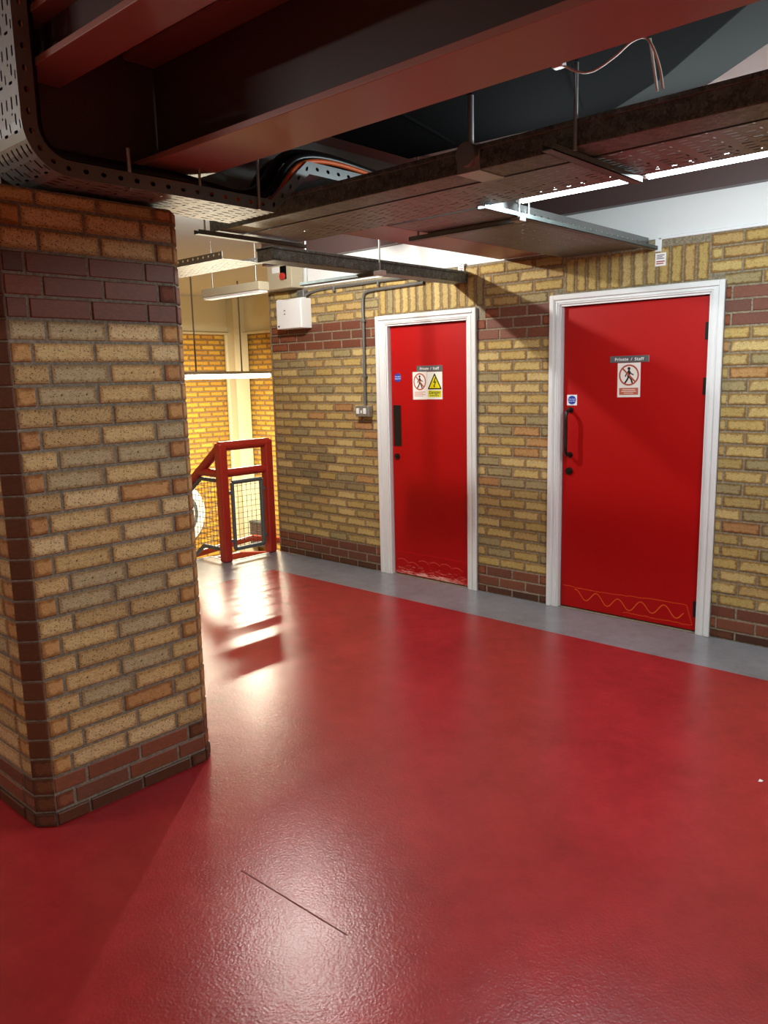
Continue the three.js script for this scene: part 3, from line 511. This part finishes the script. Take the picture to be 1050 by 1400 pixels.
// bent tray: riser in front of the pillar, run, and a rise over the trunking; profile in (z, y)
{
  const prof = [[-1.195, CEIL], [-1.195, 2.43]]; for (let k = 1; k <= 8; k++) { const a = k / 8 * Math.PI / 2; prof.push([-1.195 - .15 * (1 - Math.cos(a)), 2.43 - .15 * Math.sin(a)]); }
  prof.push([-1.8, 2.28], [-2.20, 2.28], [-2.40, 2.46], [-3.1, 2.46]);
  const X0 = -2.585, X1 = -2.885;
  const len = [0]; for (let i = 1; i < prof.length; i++) len.push(len[i - 1] + Math.hypot(prof[i][0] - prof[i - 1][0], prof[i][1] - prof[i - 1][1]));
  const nor = prof.map((p, i) => { const a = prof[Math.max(0, i - 1)], b = prof[Math.min(prof.length - 1, i + 1)], dz = b[0] - a[0], dy = b[1] - a[1], l = Math.hypot(dz, dy); return [dy / l, -dz / l]; }); // towards the inside of the tray
  const sheet = (f) => { const P = [], U = [], I = []; prof.forEach((p, i) => { for (const k of [0, 1]) { const [x, z, y, v] = f(i, k); P.push(x, y, z); U.push(len[i], v); } if (i) { const s = 2 * i; I.push(s - 2, s - 1, s, s - 1, s + 1, s); } }); const g = new THREE.BufferGeometry(); g.setAttribute('position', new THREE.Float32BufferAttribute(P, 3)); g.setAttribute('uv', new THREE.Float32BufferAttribute(U, 2)); g.setIndex(I); const n = g.toNonIndexed(); n.computeVertexNormals(); return n; };
  const off = (i, d) => [prof[i][0] + nor[i][0] * d, prof[i][1] + nor[i][1] * d];
  const g = thing('bent_cable_tray', 'slotted cable tray bending down past the pillar and over the trunking', 'cable tray', [0, 0, 0], 'cable trays');
  part(g, 'tray_base', merge(sheet((i, k) => [k ? X1 : X0, ...prof[i], k * .3]), sheet((i, k) => [k ? X1 : X0, ...off(i, .002), k * .3])), M.slottedWhite);
  for (const x of [X0, X1]) part(g, 'side_flange', merge(sheet((i, k) => [x, ...off(i, k * .05), k * .055]), sheet((i, k) => [x + .002, ...off(i, k * .05), k * .055])), M.flange);
  rod(g, -2.59, -1.56, 2.27, 2.41, .007); rod(g, -2.59, -1.85, 2.30, 2.40, .005); rod(g, -2.58, -2.12, 2.28, CEIL, .006);
  const path = (x, d, a = 0, b = prof.length - 1) => { const q = []; for (let i = a; i <= b; i++) { const [z, y] = off(i, d); q.push([x, Math.min(y, CEIL), z]); } return q; };
  const cable = (label, x, d, r, mat) => { const c = new THREE.Mesh(tube(path(x, d), r, 90, 7), mat); c.name = numbered('cable'); scene.add(c); tag(c, label, 'cable', 'cables in the bent tray'); };
  cable('orange cable along the front edge of the bent tray', -2.604, .047, .010, M.orange);
  cable('black cable next to the orange one in the bent tray', -2.63, .07, .016, M.black);
  cable('thick black cable in the middle of the bent tray', -2.69, .085, .028, M.black);
  cable('black cable at the back of the bent tray', -2.78, .075, .022, M.black);
}
// black wrapped duct under the soffit
let ductThing;
{
  const pts = [[-2.50, -1.98], [-.42, -1.98], [-.83, -2.43], [-1.24, -2.81], [-1.55, -3.02], [-2.50, -2.95]];
  const s = new THREE.Shape(pts.map(([x, z]) => new THREE.Vector2(x, -z)));
  const g = new THREE.ExtrudeGeometry(s, { depth: .15, bevelEnabled: true, bevelSize: .015, bevelThickness: .015, bevelSegments: 3 }); g.rotateX(-Math.PI / 2); g.translate(0, 2.615, 0);
  const d = ductThing = thing('wrapped_duct', 'black wrapped duct under the ceiling behind the wide red beam', 'duct');
  part(d, 'wrapping', metricUV(g), M.blackMatt);
  part(d, 'band', merge(bar([-2.0, 2.598, -2.0], [-2.2, 2.598, -2.9], .008, 6), bar([-1.2, 2.598, -2.0], [-1.6, 2.598, -2.9], .008, 6)), M.blackMatt);
}
{ // dark grey slab lying against the black duct
  const pts = [[-.415, -1.98], [.30, -1.98], [-.45, -2.42], [-.85, -2.75], [-1.11, -2.97], [-1.30, -3.12], [-1.545, -3.03], [-1.235, -2.815], [-.825, -2.435]];
  const s = new THREE.Shape(pts.map(([x, z]) => new THREE.Vector2(x, -z)));
  const g = new THREE.ExtrudeGeometry(s, { depth: .16, bevelEnabled: true, bevelSize: .008, bevelThickness: .008, bevelSegments: 2 }); g.rotateX(-Math.PI / 2); g.translate(0, 2.615, 0);
  part(ductThing, 'casing', metricUV(g), M.slabGrey, [0, 0, 0], [0, 0, 0], 'plain dark grey slab running diagonally');
}
{ // loose cable and clip under the wide beam
  const z = -2.40, c = thing('loose_cable', 'thin pale cable looping below the wide red beam', 'cable');
  part(c, 'cable_run', tube([[-1.385, 2.57, z + .02], [-1.335, 2.54, z], [-1.286, 2.530, z], [-1.214, 2.552, z], [-1.157, 2.58, z], [-1.12, 2.58, z], [-1.098, 2.555, z], [-1.085, 2.50, z - .03], [-1.08, 2.44, z - .05]], .004, 60, 6), M.cableWhite);
  part(c, 'clip', bx(.04, .02, .03, .006), M.plasticWhite, [-1.392, 2.57, z + .02]);
  part(c, 'drop_tail', bar([-1.10, 2.44, -2.455], [-1.112, 2.58, -2.42], .004, 6), M.cableWhite);
}
// ---------------------------------------------------------------- things on the wall
{
  const b = thing('junction_box', 'white plastic box high on the wall left of the conduit', 'box', [-5.31, 2.165, WALL_Z + .0605]);
  part(b, 'box_body', bx(.32, .25, .117, .006), M.plasticWhite); part(b, 'box_lid', bx(.316, .246, .012, .005), M.plasticWhite, [0, 0, .058]);
  for (const [x, y] of [[-.05, .03], [-.05, 0]]) part(b, 'indicator', bx(.016, .006, .003), M.black, [x, y, .065]);
  part(b, 'key_lock', (() => { const q = new THREE.CylinderGeometry(.008, .008, .006, 12); q.rotateX(Math.PI / 2); return q; })(), M.black, [-.13, -.10, .066]);
  part(b, 'wire', tube([[-.15, .128, .05], [0, .118, .066], [.12, .124, .05], [.16, .13, 0]], .003, 24, 5), M.cableWhite);
}
{
  const b = thing('isolator_box', 'grey enclosure with a red switch above the white box', 'box', [-5.395, 2.478, WALL_Z + .071]);
  part(b, 'box_body', bx(.32, .20, .137, .008), M.creamDull);
  part(b, 'rotary_switch', (() => { const q = new THREE.CylinderGeometry(.028, .03, .03, 20); q.rotateX(Math.PI / 2); return q; })(), M.redButton, [.06, .0, .08]);
  part(b, 'switch_plate', bx(.075, .11, .006), M.blackMatt, [.06, .03, .071]);
  part(b, 'name_label', bx(.09, .05, .004), M.plasticWhite, [-.04, .06, .071]);
}
{
  const z = WALL_Z + .016;
  const c = thing('conduit_run', 'dark conduit running along the wall to the trunking end', 'conduit');
  part(c, 'pipe', tube([[-5.20, 2.30, z + .03], [-5.14, 2.335, z], [-4.6, 2.352, z], [-3.9, 2.350, z], [-3.66, 2.345, z]], .0125, 40, 10), M.conduit);
  part(c, 'gland', bx(.09, .06, .06, .01), M.conduit, [-5.22, 2.33, z + .02]);
  for (const x of [-4.85, -4.35, -3.95]) part(c, 'saddle', bx(.02, .045, .03, .004), M.conduit, [x, 2.338, z]);
  part(c, 'end_box', bx(.22, .05, .05, .008), M.blackMatt, [-3.76, 2.335, z + .018]);
  const d = thing('conduit_drop', 'conduit bending down the wall beside the narrower door to a socket', 'conduit');
  part(d, 'pipe', tube([[-3.89, 2.300, z], [-4.2, 2.294, z], [-4.44, 2.288, z], [-4.50, 2.276, z], [-4.522, 2.24, z], [-4.525, 2.0, z], [-4.528, 1.7, z], [-4.53, 1.385, z]], .0125, 70, 10), M.conduit);
  for (const y of [2.06, 1.62]) part(d, 'saddle', bx(.045, .02, .03, .004), M.conduit, [-4.526, y, z]);
  const s = thing('switch_box', 'grey metal double switch box at the foot of the conduit', 'switch', [-4.535, 1.338, WALL_Z + .026]);
  part(s, 'back_box', bx(.15, .088, .05, .006), M.galvPlain); part(s, 'face_plate', bx(.146, .084, .006, .002), M.galvPlain, [0, 0, .027]);
  for (const x of [-.042, .036]) part(s, 'rocker', bx(.028, .046, .012, .003), M.plasticWhite, [x, .002, .032]);
  part(s, 'marking', bx(.012, .024, .003), M.plasticWhite, [-.004, -.004, .031]);
}
const noteTex = (i) => canvasTex(128, 144, (c, w, h) => { c.fillStyle = '#f1efec'; c.fillRect(0, 0, w, h); c.fillStyle = '#4a4548'; for (let k = 0; k < 3; k++) c.fillRect(18, 22 + k * 18, 90 - 20 * (k % 2), 8); c.fillStyle = '#a33a3a'; for (let k = 0; k < 2; k++) c.fillRect(14, 88 + k * 22, 100 - 14 * k, 12); });
const noteMat = std({ map: noteTex(0), roughness: .5 });
function wallNote(x, y, w, h, label, z) { const m = new THREE.Mesh(bx(w, h, .003), [M.plasticWhite, M.plasticWhite, M.plasticWhite, M.plasticWhite, noteMat, M.plasticWhite]); m.name = numbered('warning_label'); m.position.set(x, y, z); scene.add(m); tag(m, label, 'label', 'small warning labels'); }
wallNote(-2.073, 2.265, .066, .076, 'small white and red label above the wider door', WALL_Z + .0025);
wallNote(-3.545, 2.372, .052, .064, 'small white and red label at the end of the wall trunking', WALL_Z + .0145);
{
  const s = new THREE.Mesh(new THREE.TetrahedronGeometry(.012, 0), M.plasticWhite); s.scale.set(1, .25, 1.4); s.name = 'paper_scrap'; s.position.set(-.884, .002, -3.133); scene.add(s); tag(s, 'tiny white scrap lying on the red floor at the right', 'scrap');
}
// ----------------------------------------------------------------
scene.traverse(o => { if (o.isMesh) { o.castShadow = true; o.receiveShadow = true; } if (o.isPointLight) o.castShadow = true; });
renderer.render(scene, camera);
